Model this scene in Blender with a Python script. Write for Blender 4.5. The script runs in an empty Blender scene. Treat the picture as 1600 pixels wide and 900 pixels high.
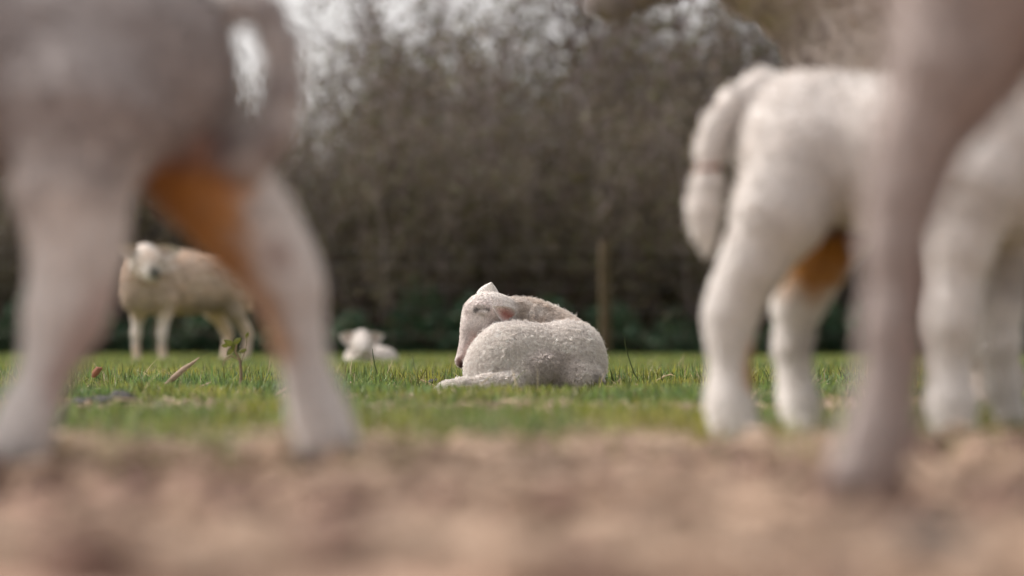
import bpy, math, random
import numpy as np
from mathutils import Vector, kdtree

random.seed(7)
RNG = np.random.default_rng(7)
SC = bpy.context.scene
COL = SC.collection
R = math.radians

# ------------------------------------------------------------------ camera
CAM_H = 0.118          # the lens is just above the trodden earth
FPX = 1600 * 100 / 36  # photo pixels per unit tangent for a 100 mm lens
HOR = 541              # photo row of the horizon
FOCUS = 7.0
cam = bpy.data.cameras.new('camera')
cam.lens = 100; cam.sensor_width = 36; cam.clip_start = 0.05; cam.clip_end = 3000
cam.dof.use_dof = True; cam.dof.focus_distance = FOCUS - 0.05; cam.dof.aperture_fstop = 2.6
cam.dof.aperture_blades = 0
camo = bpy.data.objects.new('camera', cam); COL.objects.link(camo)
camo.location = (0, 0, CAM_H)
camo.rotation_euler = (R(90) + math.atan((HOR - 450) / FPX), 0, 0)
SC.camera = camo

# ------------------------------------------------------------------ sky, sun, exposure
SUN_EL, SUN_AZ = R(46), R(-66)      # from the left
w = bpy.data.worlds.new('World'); SC.world = w; w.use_nodes = True
nt = w.node_tree; nt.nodes.clear()
o_ = nt.nodes.new('ShaderNodeOutputWorld'); bg = nt.nodes.new('ShaderNodeBackground')
sk = nt.nodes.new('ShaderNodeTexSky'); sk.sky_type = 'NISHITA'; sk.sun_disc = False
sk.sun_elevation = SUN_EL; sk.sun_rotation = SUN_AZ
sk.air_density = 1.0; sk.dust_density = 5.0; sk.ozone_density = 1.0
hs = nt.nodes.new('ShaderNodeHueSaturation'); hs.inputs['Saturation'].default_value = 0.12
tint = nt.nodes.new('ShaderNodeMix'); tint.data_type = 'RGBA'; tint.blend_type = 'MULTIPLY'
tint.inputs[0].default_value = 1.0; tint.inputs[7].default_value = (1.0, 0.96, 0.94, 1)
nt.links.new(sk.outputs[0], hs.inputs['Color']); nt.links.new(hs.outputs[0], tint.inputs[6])
nt.links.new(tint.outputs[2], bg.inputs[0]); nt.links.new(bg.outputs[0], o_.inputs[0])
bg.inputs[1].default_value = 0.14
sl = bpy.data.lights.new('sun', 'SUN'); sl.energy = 0.85; sl.angle = R(14); sl.color = (1, 0.955, 0.9)
so = bpy.data.objects.new('sun', sl); COL.objects.link(so)
# direction towards the sun: azimuth measured from +Y towards +X
sd = Vector((math.sin(SUN_AZ) * math.cos(SUN_EL), math.cos(SUN_AZ) * math.cos(SUN_EL), math.sin(SUN_EL)))
so.rotation_euler = sd.to_track_quat('Z', 'Y').to_euler()
SC.view_settings.view_transform = 'Standard'; SC.view_settings.look = 'None'
SC.view_settings.gamma = 1; SC.view_settings.exposure = 1.05
SC.cycles.use_denoising = True
SC.cycles.max_bounces = 6; SC.cycles.transparent_max_bounces = 6

# ------------------------------------------------------------------ helpers
def W(px, py, d):
    """world point seen at photo pixel (px, py) when it stands d metres away"""
    return np.array([(px - 800) / FPX * d, d, CAM_H - (py - HOR) / FPX * d])

def _hash(ix, iy, iz, seed):
    n = (ix * 374761393 + iy * 668265263 + iz * 2147483647 + seed * 974634777) & 0x7fffffff
    n = ((n ^ (n >> 13)) * 1274126177) & 0x7fffffff
    return ((n ^ (n >> 16)) & 0xffff) / 65535.0

def vnoise(P, scale, seed=0):
    P = np.asarray(P, float) * scale
    if P.shape[1] == 2: P = np.c_[P, np.zeros(len(P))]
    I = np.floor(P).astype(np.int64); f = P - I; f = f * f * (3 - 2 * f)
    out = 0
    for dx in (0, 1):
        for dy in (0, 1):
            for dz in (0, 1):
                wgt = (f[:, 0] if dx else 1 - f[:, 0]) * (f[:, 1] if dy else 1 - f[:, 1]) * (f[:, 2] if dz else 1 - f[:, 2])
                out = out + wgt * _hash(I[:, 0] + dx, I[:, 1] + dy, I[:, 2] + dz, seed)
    return out

def fbm(P, scale, seed=0, octv=3):
    s = 0; a = 1; t = 0
    for k in range(octv):
        s = s + a * vnoise(P, scale * 2 ** k, seed + k); t += a; a *= 0.5
    return s / t

def smooth(a, b, x):
    t = np.clip((x - a) / (b - a), 0, 1); return t * t * (3 - 2 * t)

def tag(o, label=None, cat=None, group=None, kind=None):
    if label: o['label'] = label
    if cat: o['category'] = cat
    if group: o['group'] = group
    if kind: o['kind'] = kind
    return o

def empty(name, loc, label, cat, group=None):
    o = bpy.data.objects.new(name, None); COL.objects.link(o); o.location = [float(v) for v in loc]
    o.empty_display_size = 0.05
    return tag(o, label, cat, group)

def mesh_obj(name, V, F, m, parent=None, org=(0, 0, 0), color=None, smoothed=True):
    """V (n,3), F (m,3|4) arrays in world space; the object stands at org (or under a parent that does)"""
    V = np.asarray(V, np.float32) - np.asarray(org, np.float32); F = np.asarray(F, np.int32)
    me = bpy.data.meshes.new(name); k = F.shape[1]
    me.vertices.add(len(V)); me.vertices.foreach_set('co', V.ravel())
    me.loops.add(F.size); me.loops.foreach_set('vertex_index', F.ravel())
    me.polygons.add(len(F)); me.polygons.foreach_set('loop_start', np.arange(0, F.size, k, dtype=np.int32))
    me.polygons.foreach_set('loop_total', np.full(len(F), k, np.int32))
    me.polygons.foreach_set('use_smooth', np.full(len(F), smoothed))
    if color is not None:
        a = me.attributes.new('col', 'FLOAT_COLOR', 'POINT')
        c = np.ones((len(V), 4), np.float32); c[:, :3] = color; a.data.foreach_set('color', c.ravel())
    me.update(); me.validate()
    me.materials.append(m)
    o = bpy.data.objects.new(name, me); COL.objects.link(o)
    if parent: o.parent = parent
    else: o.location = [float(v) for v in org]
    return o

def copy_tree(o, parent=None):
    c = o.copy(); COL.objects.link(c); c.parent = parent
    for ch in o.children: copy_tree(ch, c)
    return c

# ------------------------------------------------------------------ materials
def new_mat(name):
    m = bpy.data.materials.new(name); m.use_nodes = True
    n = m.node_tree; b = n.nodes['Principled BSDF']
    return m, n, b

def attr_mat(name, rough=0.85, spec=0.25, noise_scale=0, noise_amt=0.0, bump=0.0, sheen=0.0, transl=0.0):
    """colour comes from the 'col' attribute, broken up by noise"""
    m, n, b = new_mat(name)
    at = n.nodes.new('ShaderNodeAttribute'); at.attribute_name = 'col'
    src = at.outputs['Color']
    if noise_scale:
        tc = n.nodes.new('ShaderNodeTexCoord'); nz = n.nodes.new('ShaderNodeTexNoise')
        nz.inputs['Scale'].default_value = noise_scale; nz.inputs['Detail'].default_value = 5
        n.links.new(tc.outputs['Object'], nz.inputs['Vector'])
        mr = n.nodes.new('ShaderNodeMapRange'); mr.inputs[1].default_value = 0.3; mr.inputs[2].default_value = 0.7
        mr.inputs[3].default_value = 1 - noise_amt; mr.inputs[4].default_value = 1 + noise_amt
        n.links.new(nz.outputs['Fac'], mr.inputs[0])
        mx = n.nodes.new('ShaderNodeVectorMath'); mx.operation = 'SCALE'
        n.links.new(src, mx.inputs[0]); n.links.new(mr.outputs[0], mx.inputs['Scale']); src = mx.outputs[0]
        if bump:
            bp = n.nodes.new('ShaderNodeBump'); bp.inputs['Strength'].default_value = bump; bp.inputs['Distance'].default_value = 0.01
            n.links.new(nz.outputs['Fac'], bp.inputs['Height']); n.links.new(bp.outputs[0], b.inputs['Normal'])
    n.links.new(src, b.inputs['Base Color'])
    b.inputs['Roughness'].default_value = rough; b.inputs['Specular IOR Level'].default_value = spec
    b.inputs['Sheen Weight'].default_value = sheen
    if transl:
        tr = n.nodes.new('ShaderNodeBsdfTranslucent'); ms = n.nodes.new('ShaderNodeMixShader'); ms.inputs[0].default_value = transl
        n.links.new(src, tr.inputs[0]); n.links.new(b.outputs[0], ms.inputs[1]); n.links.new(tr.outputs[0], ms.inputs[2])
        n.links.new(ms.outputs[0], n.nodes['Material Output'].inputs['Surface'])
    return m

M_SKIN = attr_mat('short_wool', 0.95, 0.1, 260, 0.18, 0.6)
M_WOOL = attr_mat('wool_strand', 0.9, 0.05, transl=0.3)
M_EARTH = attr_mat('trodden_earth', 0.95, 0.1, 60, 0.35, 0.8)
M_GRASS = attr_mat('grass_blade', 0.55, 0.4, transl=0.35)
M_DRY = attr_mat('dry_stalk', 0.7, 0.3, 90, 0.25, transl=0.2)
M_BARK = attr_mat('bark', 0.9, 0.15, 14, 0.4, 0.7)
M_LEAF = attr_mat('hedge_leaf', 0.6, 0.3, transl=0.25)
M_DUNG = attr_mat('dung', 0.6, 0.4, 220, 0.4, 0.9)
M_POST = attr_mat('weathered_post', 0.9, 0.15, 22, 0.3, 0.5)

def flat_mat(name, rgb, rough, metal=0.0, noise=30):
    m, n, b = new_mat(name)
    tc = n.nodes.new('ShaderNodeTexCoord'); nz = n.nodes.new('ShaderNodeTexNoise'); nz.inputs['Scale'].default_value = noise
    cr = n.nodes.new('ShaderNodeValToRGB')
    cr.color_ramp.elements[0].color = (*[c * 0.75 for c in rgb], 1); cr.color_ramp.elements[1].color = (*[min(1, c * 1.2) for c in rgb], 1)
    n.links.new(tc.outputs['Object'], nz.inputs['Vector']); n.links.new(nz.outputs['Fac'], cr.inputs[0])
    n.links.new(cr.outputs[0], b.inputs['Base Color']); b.inputs['Roughness'].default_value = rough; b.inputs['Metallic'].default_value = metal
    return m
M_WIRE = flat_mat('galvanised_wire', (0.3, 0.3, 0.3), 0.5, 0.8)
M_RING = flat_mat('rubber_ring', (0.30, 0.15, 0.10), 0.6)
M_EYE = flat_mat('dark_eye', (0.02, 0.015, 0.01), 0.15)

# ------------------------------------------------------------------ ground
def ground_h(x, y):
    P = np.c_[x, y]
    h = 0.020 * (fbm(P, 0.9, 3, 2) - 0.5) * smooth(0.5, 3, y)
    h = h + 0.05 * (fbm(P, 0.12, 11, 2) - 0.5) * smooth(8, 20, y)
    h = h * (1 - np.exp(-((x - .03) / .5) ** 2 - ((y - 6.7) / .9) ** 2)) - 0.012 * np.exp(-((x - .03) / .4) ** 2 - ((y - 6.5) / .6) ** 2)
    earth = 1 - smooth(2.5, 4.2, y)
    h = h + earth * (0.030 * (fbm(P, 9, 5, 3) - 0.5) + 0.014 * (vnoise(P, 34, 9) - 0.5))
    return h

def green_amount(x, y):
    """0 on the bare trodden strip, 1 in the grass"""
    P = np.c_[x, y]
    edge = 2.3 + 1.4 * (fbm(P * np.array([1.0, 0.6]), 3.2, 21, 4) - 0.5)
    return smooth(edge, edge + 1.3, y)

def grid_ground():
    xs = [0.0]; st = 0.012
    while xs[-1] < 700:
        if xs[-1] > 0.9: st *= 1.12
        xs.append(xs[-1] + st)
    xs = np.array(sorted([-v for v in xs[1:]] + xs))
    ys = [-2.0, -0.5, 0.3, 0.8, 1.1]; st = 0.012
    while ys[-1] < 900:
        if ys[-1] > 4.2: st *= 1.035
        ys.append(ys[-1] + st)
    ys = np.array(ys)
    X, Y = np.meshgrid(xs, ys); x = X.ravel(); y = Y.ravel()
    z = ground_h(x, y)
    nx, ny = len(xs), len(ys)
    i = np.arange(nx * ny).reshape(ny, nx)
    F = np.c_[i[:-1, :-1].ravel(), i[:-1, 1:].ravel(), i[1:, 1:].ravel(), i[1:, :-1].ravel()]
    P = np.c_[x, y]
    g = green_amount(x, y)
    n1 = fbm(P, 7, 31, 3)[:, None]; n2 = fbm(P, 30, 41, 2)[:, None]
    blotch = smooth(0.35, 0.62, fbm(P * np.array([1.0, 0.4]), 20, 37, 3))[:, None]
    earth = (np.array([0.25, 0.150, 0.113]) * (1 - blotch) + np.array([0.385, 0.262, 0.196]) * blotch) * (0.55 + 0.85 * smooth(0.25, 0.75, n1)) * (0.6 + 0.8 * n2)
    strawy = np.array([0.33, 0.245, 0.165])
    earth = earth + (strawy - earth) * smooth(0.55, 0.8, fbm(P * np.array([1, 0.7]), 5, 77, 3))[:, None] * 0.7
    soil = np.array([0.12, 0.12, 0.04]) * (0.7 + 0.6 * n1)
    far = smooth(20, 34, y)[:, None]
    soil = soil * (1 - far) + np.array([0.06, 0.095, 0.028]) * far
    c = earth * (1 - g[:, None]) + soil * g[:, None]
    o = mesh_obj('ground', np.c_[x, y, z], F, M_EARTH, color=c)
    tag(o, kind='structure')
grid_ground()

# ------------------------------------------------------------------ grass
def blades(x, y, h, wd, lean, col_root, col_tip, segs):
    """flat curved blades, each tapering to a tip; returns V, F, C"""
    n = len(x); z = ground_h(x, y) - 0.003
    a = RNG.uniform(0, 2 * np.pi, n); la = RNG.uniform(0, 2 * np.pi, n)
    sx, sy = np.cos(a) * wd / 2, np.sin(a) * wd / 2
    lx, ly = np.cos(la) * lean * h, np.sin(la) * lean * h
    nv = segs * 2 + 1; V = np.zeros((n, nv, 3)); C = np.zeros((n, nv, 3))
    for k in range(segs + 1):
        t = k / segs; bend = t ** 1.8
        cx = x + lx * bend; cy = y + ly * bend; cz = z + h * (t - 0.35 * np.minimum(lean, 1.3) * t * t)
        ww = 1 - 0.55 * t
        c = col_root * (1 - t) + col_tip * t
        if k < segs:
            V[:, 2 * k] = np.c_[cx - sx * ww, cy - sy * ww, cz]; V[:, 2 * k + 1] = np.c_[cx + sx * ww, cy + sy * ww, cz]
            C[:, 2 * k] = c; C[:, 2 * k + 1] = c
        else:
            V[:, 2 * k] = np.c_[cx, cy, cz]; C[:, 2 * k] = c
    f = []
    for k in range(segs - 1):
        b = 2 * k; f += [[b, b + 1, b + 3], [b, b + 3, b + 2]]
    b = 2 * (segs - 1); f += [[b, b + 1, b + 2]]
    F = (np.array(f)[None] + (np.arange(n) * nv)[:, None, None]).reshape(-1, 3)
    return V.reshape(-1, 3), F, C.reshape(-1, 3)

def grass_band(y0, y1, dens, hmean, wmean, segs, margin=0.5):
    half = lambda y: 0.185 * y + margin
    n = int(dens * ((half(y0) + half(y1)) * (y1 - y0)))
    y = np.sqrt(RNG.uniform(y0 * y0, y1 * y1, n)); x = RNG.uniform(-1, 1, n) * half(y)
    P = np.c_[x, y]
    g = green_amount(x, y)
    tuft = fbm(P, 9, 51, 2)
    keep = RNG.random(n) < (g ** 1.3) * (0.22 + 1.2 * smooth(0.32, 0.62, tuft))
    x, y, P, g, tuft = x[keep], y[keep], P[keep], g[keep], tuft[keep]; n = len(x)
    patch = fbm(P, 1.7, 61, 3); h = hmean * RNG.lognormal(0, 0.28, n) * (0.30 + 1.4 * smooth(0.25, 0.75, tuft)) * (0.6 + 0.8 * patch) * (0.45 + 0.55 * g)
    h = np.where(RNG.random(n) < 0.10 * smooth(0.35, 0.6, tuft), h * RNG.uniform(1.4, 2.3, n), h); h = np.minimum(h, 0.046 + 0.012 * RNG.random(n) + 0.035 * RNG.random(n) * smooth(6.2, 7.2, y))
    bed = np.exp(-(((x - 0.02) / 0.26) ** 2 + ((y - 6.45) / 0.62) ** 2) ** 2) + np.exp(-(((x + 0.75) / 0.12) ** 2 + ((y - 5.05) / 0.3) ** 2) ** 2)      # pressed flat where the lamb lies
    h = h * (1 - 0.84 * np.minimum(bed, 1) * RNG.uniform(0.7, 1.1, n))
    wd = wmean * RNG.uniform(0.6, 1.4, n); lean = np.abs(RNG.normal(0.15, 0.45, n)); lean = np.minimum(lean, 1.5)
    green = np.array([0.125, 0.185, 0.032]); blue = np.array([0.10, 0.175, 0.072]); yel = np.array([0.27, 0.25, 0.045])
    dry = np.array([0.44, 0.35, 0.21])
    u = RNG.random(n)[:, None]; v = vnoise(P, 5, 71)[:, None]
    tip = green * (1 - u) + blue * u; tip = tip + (yel - tip) * np.clip(v * 1.5 - 0.45 + 0.5 * (RNG.random(n)[:, None] - 0.5), 0, 0.85)
    isdry = RNG.random(n) < (0.12 + 0.45 * (1 - g) + 0.22 * smooth(0.55, 0.75, patch))
    tip[isdry] = dry * RNG.uniform(0.55, 1.1, (isdry.sum(), 1)); lean[isdry] = lean[isdry] + 0.6
    tip *= RNG.uniform(0.35, 1.9, (n, 1))
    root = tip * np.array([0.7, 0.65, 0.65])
    return blades(x, y, h, wd, lean, root, tip, segs)

def grass():
    Vs, Fs, Cs, off = [], [], [], 0
    for a in ((2.0, 5.4, 8000, 0.027, 0.0040, 3), (5.4, 7.1, 13000, 0.038, 0.0043, 4), (7.1, 9.0, 9000, 0.056, 0.0046, 4), (9.0, 15.0, 3600, 0.042, 0.0070, 2), (15.0, 31.5, 1300, 0.036, 0.012, 1)):
        V, F, C = grass_band(*a)
        Vs.append(V); Fs.append(F + off); Cs.append(C); off += len(V)
    # ragged tufts thinning out over the trodden strip
    nt = 150; ty = 2.3 + 1.7 * RNG.random(nt) ** .6; tx = RNG.uniform(-1, 1, nt) * (0.19 * ty + .3); m = RNG.integers(18, 60, nt)
    x = np.repeat(tx, m) + RNG.normal(0, .022, m.sum()); y = np.repeat(ty, m) + RNG.normal(0, .03, m.sum()); n = len(x)
    dryt = np.repeat(RNG.random(nt) < .55, m)[:, None]; c = np.where(dryt, np.array([[.46, .36, .22]]), np.array([[.19, .20, .045]])) * RNG.uniform(.55, 1.35, (n, 1))
    V, F, C = blades(x, y, RNG.uniform(.012, .036, n), RNG.uniform(.0018, .0036, n), np.abs(RNG.normal(.4, .5, n)), c * .8, c, 3)
    Vs.append(V); Fs.append(F + off); Cs.append(C); off += len(V)
    # thin dead stems and longer blades standing out of the sward
    n = 700; y = RNG.uniform(5.6, 11, n); x = RNG.uniform(-1, 1, n) * (.185 * y + .3)
    keep = (np.abs(x - .02) > .3) | (np.abs(y - 6.8) > .5); x, y = x[keep], y[keep]; n = len(x)
    c = np.where(RNG.random((n, 1)) < .45, np.array([[.50, .40, .25]]), np.array([[.14, .18, .05]])) * RNG.uniform(.6, 1.3, (n, 1))
    V, F, C = blades(x, y, RNG.uniform(.05, .12, n), RNG.uniform(.0022, .0045, n), np.abs(RNG.normal(.3, .5, n)), c * .85, c, 4)
    Vs.append(V); Fs.append(F + off); Cs.append(C); off += len(V)
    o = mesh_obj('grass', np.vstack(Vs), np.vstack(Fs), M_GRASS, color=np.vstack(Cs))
    tag(o, 'short green pasture grass with yellowed blades around the lying lamb', 'grass', kind='stuff')
grass()

def straw_litter():
    n = 22000
    y = np.where(RNG.random(n) < .8, RNG.uniform(1.35, 5.0, n), RNG.uniform(5.0, 8.5, n)); x = RNG.uniform(-1, 1, n) * (0.2 * y + 0.35)
    keep = RNG.random(n) < smooth(0.35, 0.65, fbm(np.c_[x, y], 3, 91, 2)) * (1 - 0.5 * smooth(4.2, 5.6, y))
    x, y = x[keep], y[keep]; n = len(x)
    L = RNG.uniform(0.015, 0.085, n); a = RNG.uniform(0, np.pi, n); r = RNG.uniform(0.0008, 0.0028, n)
    z = ground_h(x, y) + 0.004 + RNG.uniform(0, 0.006, n) + 0.014 * RNG.random(n) * smooth(3.5, 5, y)
    d = np.c_[np.cos(a) * L / 2, np.sin(a) * L / 2, RNG.normal(0, 0.12, n) * L]
    c = np.c_[x, y, z]; s = np.c_[-np.sin(a) * r, np.cos(a) * r, 0 * r]; up = np.c_[0 * r, 0 * r, r * 1.4]
    mid = c + np.c_[-np.sin(a) * L * 0.08 * RNG.normal(0, 1, n), np.cos(a) * L * 0.08 * RNG.normal(0, 1, n), 0.1 * L]
    V = np.stack([c - d - s, c - d + s, c - d + up, mid - s, mid + s, mid + up, c + d - s, c + d + s, c + d + up], 1)
    f = []
    for b in (0, 3):
        for i in range(3):
            j = (i + 1) % 3; f += [[b + i, b + j, b + 3 + j], [b + i, b + 3 + j, b + 3 + i]]
    F = (np.array(f)[None] + (np.arange(n) * 9)[:, None, None]).reshape(-1, 3)
    col = np.array([0.52, 0.375, 0.275]) * RNG.uniform(0.45, 1.15, (n, 1))
    o = mesh_obj('straw_litter', V.reshape(-1, 3), F, M_DRY, color=np.repeat(col, 9, 0))
    tag(o, 'loose pale straw bits trodden into the brown earth', 'straw', kind='stuff')
straw_litter()

def clods():
    n = 1100
    y = RNG.uniform(1.3, 3.0, n); x = RNG.uniform(-1, 1, n) * (0.2 * y + 0.3); r = 0.006 + 0.016 * RNG.random(n) ** 2.5
    t = (1 + 5 ** .5) / 2
    I = np.array([(-1, t, 0), (1, t, 0), (-1, -t, 0), (1, -t, 0), (0, -1, t), (0, 1, t), (0, -1, -t), (0, 1, -t), (t, 0, -1), (t, 0, 1), (-t, 0, -1), (-t, 0, 1)]) / 1.9
    f = np.array([(0, 11, 5), (0, 5, 1), (0, 1, 7), (0, 7, 10), (0, 10, 11), (1, 5, 9), (5, 11, 4), (11, 10, 2), (10, 7, 6), (7, 1, 8), (3, 9, 4), (3, 4, 2), (3, 2, 6), (3, 6, 8), (3, 8, 9), (4, 9, 5), (2, 4, 11), (6, 2, 10), (8, 6, 7), (9, 8, 1)])
    V = I[None] * r[:, None, None] * RNG.uniform(.65, 1.35, (n, 12, 1)) * RNG.uniform(.7, 1.4, (n, 1, 3))
    V = V + np.c_[x, y, ground_h(x, y) + r * .25][:, None]
    F = (f[None] + (np.arange(n) * 12)[:, None, None]).reshape(-1, 3)
    c = np.where(RNG.random((n, 1)) < .5, np.array([[.19, .12, .095]]), np.array([[.34, .24, .175]])) * RNG.uniform(.6, 1.3, (n, 1))
    tag(mesh_obj('earth_clods', V.reshape(-1, 3), F, M_EARTH, color=np.repeat(c, 12, 0)), 'small crumbs and clods of brown earth on the trodden strip', 'earth', kind='stuff')
clods()

# ------------------------------------------------------------------ bodies from blended volumes
def smin(a, b, k):
    if k <= 0: return np.minimum(a, b)
    h = np.clip(0.5 + 0.5 * (b - a) / k, 0, 1)
    return b + (a - b) * h - k * h * (1 - h)

def cap(a, ra, b, rb, k=0.02):
    return ('c', np.array(a, float), ra, np.array(b, float), rb, k)

def chain(pts, k=0.015):
    """pts = [(point, radius), ...] -> tapered limbs joined end to end"""
    return [cap(pts[i][0], pts[i][1], pts[i + 1][0], pts[i + 1][1], k) for i in range(len(pts) - 1)]

def ell(c, r, axes=None, k=0.02):
    """ellipsoid with radii r along the rows of axes"""
    return ('e', np.array(c, float), np.array(r, float), np.eye(3) if axes is None else np.array(axes, float), k)

def frame(fwd, up=(0, 0, 1)):
    f = np.array(fwd, float); f /= np.linalg.norm(f)
    u = np.array(up, float); u -= f * f.dot(u); u /= np.linalg.norm(u)
    return np.array([f, np.cross(u, f), u])

def evaluate(prims, P):
    D = None
    for p in prims:
        if p[0] == 'c':
            _, a, ra, b, rb, k = p
            ab = b - a; t = np.clip(((P - a) @ ab) / max(ab @ ab, 1e-9), 0, 1)
            d = np.linalg.norm(P - a - t[:, None] * ab, axis=1) - (ra + (rb - ra) * t)
        else:
            _, c, r, A, k = p
            q = (P - c) @ A.T; k0 = np.linalg.norm(q / r, axis=1); k1 = np.linalg.norm(q / (r * r), axis=1)
            d = np.where(k1 > 1e-9, k0 * (k0 - 1) / np.maximum(k1, 1e-9), -r.min())
        D = d if D is None else smin(D, d, k)
    return D

def surface(prims, h):
    lo, hi = np.full(3, 1e9), np.full(3, -1e9)
    for p in prims:
        if p[0] == 'c':
            for q, r in ((p[1], p[2]), (p[3], p[4])): lo = np.minimum(lo, q - r); hi = np.maximum(hi, q + r)
        else: lo = np.minimum(lo, p[1] - p[2].max()); hi = np.maximum(hi, p[1] + p[2].max())
    lo -= 3 * h; hi += 3 * h
    n = np.ceil((hi - lo) / h).astype(int) + 1
    ax = [lo[i] + h * np.arange(n[i]) for i in range(3)]
    G = np.stack(np.meshgrid(*ax, indexing='ij'), -1).reshape(-1, 3)
    S = np.concatenate([evaluate(prims, G[i:i + 400000]) for i in range(0, len(G), 400000)]).reshape(n)
    ins = S < 0; cnt = np.zeros(n - 1, int)
    for dx in (0, 1):
        for dy in (0, 1):
            for dz in (0, 1):
                cnt += ins[dx:n[0] - 1 + dx, dy:n[1] - 1 + dy, dz:n[2] - 1 + dz]
    act = np.argwhere((cnt > 0) & (cnt < 8))
    idx = np.full(n - 1, -1); idx[tuple(act.T)] = np.arange(len(act))
    acc = np.zeros((len(act), 3)); num = np.zeros(len(act))
    for axis in range(3):
        o1, o2 = [i for i in range(3) if i != axis]
        for u in (0, 1):
            for v in (0, 1):
                a = act.copy(); a[:, o1] += u; a[:, o2] += v; b = a.copy(); b[:, axis] += 1
                va = S[tuple(a.T)]; vb = S[tuple(b.T)]; m = (va < 0) != (vb < 0)
                t = np.where(m, va / np.where(m, va - vb, 1), 0)
                p = a.astype(float); p[:, axis] += t
                acc[m] += p[m]; num[m] += 1
    V = lo + h * acc / num[:, None]
    F = []
    for axis in range(3):
        o1, o2 = (axis + 1) % 3, (axis + 2) % 3
        sl_a = [slice(None)] * 3; sl_b = [slice(None)] * 3
        sl_a[axis] = slice(0, -1); sl_b[axis] = slice(1, None)
        diff = np.argwhere(ins[tuple(sl_a)] != ins[tuple(sl_b)])
        diff = diff[(diff[:, o1] > 0) & (diff[:, o2] > 0)]
        def cell(d1, d2):
            c = diff.copy(); c[:, o1] += d1; c[:, o2] += d2; return idx[tuple(c.T)]
        q = np.c_[cell(-1, -1), cell(0, -1), cell(0, 0), cell(-1, 0)]
        flip = ~ins[tuple(diff.T)]
        q[flip] = q[flip][:, ::-1]
        F.append(q)
    F = np.vstack(F); F = F[(F >= 0).all(1)]
    # pull the vertices onto the surface
    for _ in range(2):
        d = evaluate(prims, V); e = 0.3 * h; g = np.zeros_like(V)
        for i in range(3):
            s = np.zeros(3); s[i] = e; g[:, i] = (evaluate(prims, V + s) - evaluate(prims, V - s)) / (2 * e)
        g /= np.maximum(np.linalg.norm(g, axis=1), 1e-6)[:, None]
        V = V - g * np.clip(d, -h, h)[:, None] * 0.7
    return V, F

def ear_mesh(base, tip, opening, width, cup=0.45, thick=0.0035):
    """a cupped leaf from base to tip whose hollow side looks along `opening`; returns V, F, inner mask"""
    base = np.array(base, float); tip = np.array(tip, float); A = tip - base; L = np.linalg.norm(A); A /= L
    O = np.array(opening, float); O -= A * A.dot(O); O /= np.linalg.norm(O); S = np.cross(A, O)
    nu, nv = 12, 9; V = []; inner = []
    for side in (0, 1):
        for i in range(nu + 1):
            u = i / nu; wd = width * (0.42 * (1 - u) + 1.0 * math.sin(math.pi * min(1, u ** 0.75 * 0.97 + 0.03)) ** 0.8 * 0.62)
            if i == nu: wd = 0.001
            for j in range(nv):
                v = 2 * j / (nv - 1) - 1; ang = v * 1.15
                p = base + A * L * u + S * wd * math.sin(ang) / math.sin(1.15) * 0.9 + O * wd * cup * (1 - math.cos(ang)) * 1.6
                p = p + O * 0.10 * L * math.sin(u * 2.2) * 0.4
                V.append(p - (O * thick * (1 - abs(v) ** 3) if side else 0)); inner.append(0 if side else max(0, 1 - 1.15 * abs(v) ** 1.5) * min(1, 1.8 * (1 - u)))
    n1 = (nu + 1) * nv; F = []
    for i in range(nu):
        for j in range(nv - 1):
            a = i * nv + j; F.append([a, a + 1, a + nv + 1, a + nv]); b = a + n1; F.append([b, b + nv, b + nv + 1, b + 1])
        for j in (0, nv - 1):
            a = i * nv + j; q = [a, a + nv, a + nv + n1, a + n1]; F.append(q if j == 0 else q[::-1])
    return np.array(V), np.array(F), np.array(inner)

def vnormals(V, F):
    fn = np.cross(V[F[:, 2]] - V[F[:, 0]], V[F[:, 3]] - V[F[:, 1]]); N = np.zeros_like(V)
    for i in range(4): np.add.at(N, F[:, i], fn)
    return N / np.maximum(np.linalg.norm(N, axis=1), 1e-12)[:, None]

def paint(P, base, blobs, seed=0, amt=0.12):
    """base wool colour with stains, markings and painted light and shade: blobs = (point or (point, point), radius, colour, strength)"""
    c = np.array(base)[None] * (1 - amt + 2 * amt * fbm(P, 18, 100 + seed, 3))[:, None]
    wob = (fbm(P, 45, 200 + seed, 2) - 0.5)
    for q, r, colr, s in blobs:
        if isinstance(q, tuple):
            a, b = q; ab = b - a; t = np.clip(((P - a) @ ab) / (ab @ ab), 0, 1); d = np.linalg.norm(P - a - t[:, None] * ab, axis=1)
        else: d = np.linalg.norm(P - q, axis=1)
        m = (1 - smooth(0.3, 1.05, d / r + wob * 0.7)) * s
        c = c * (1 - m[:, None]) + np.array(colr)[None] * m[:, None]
    return c

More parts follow.
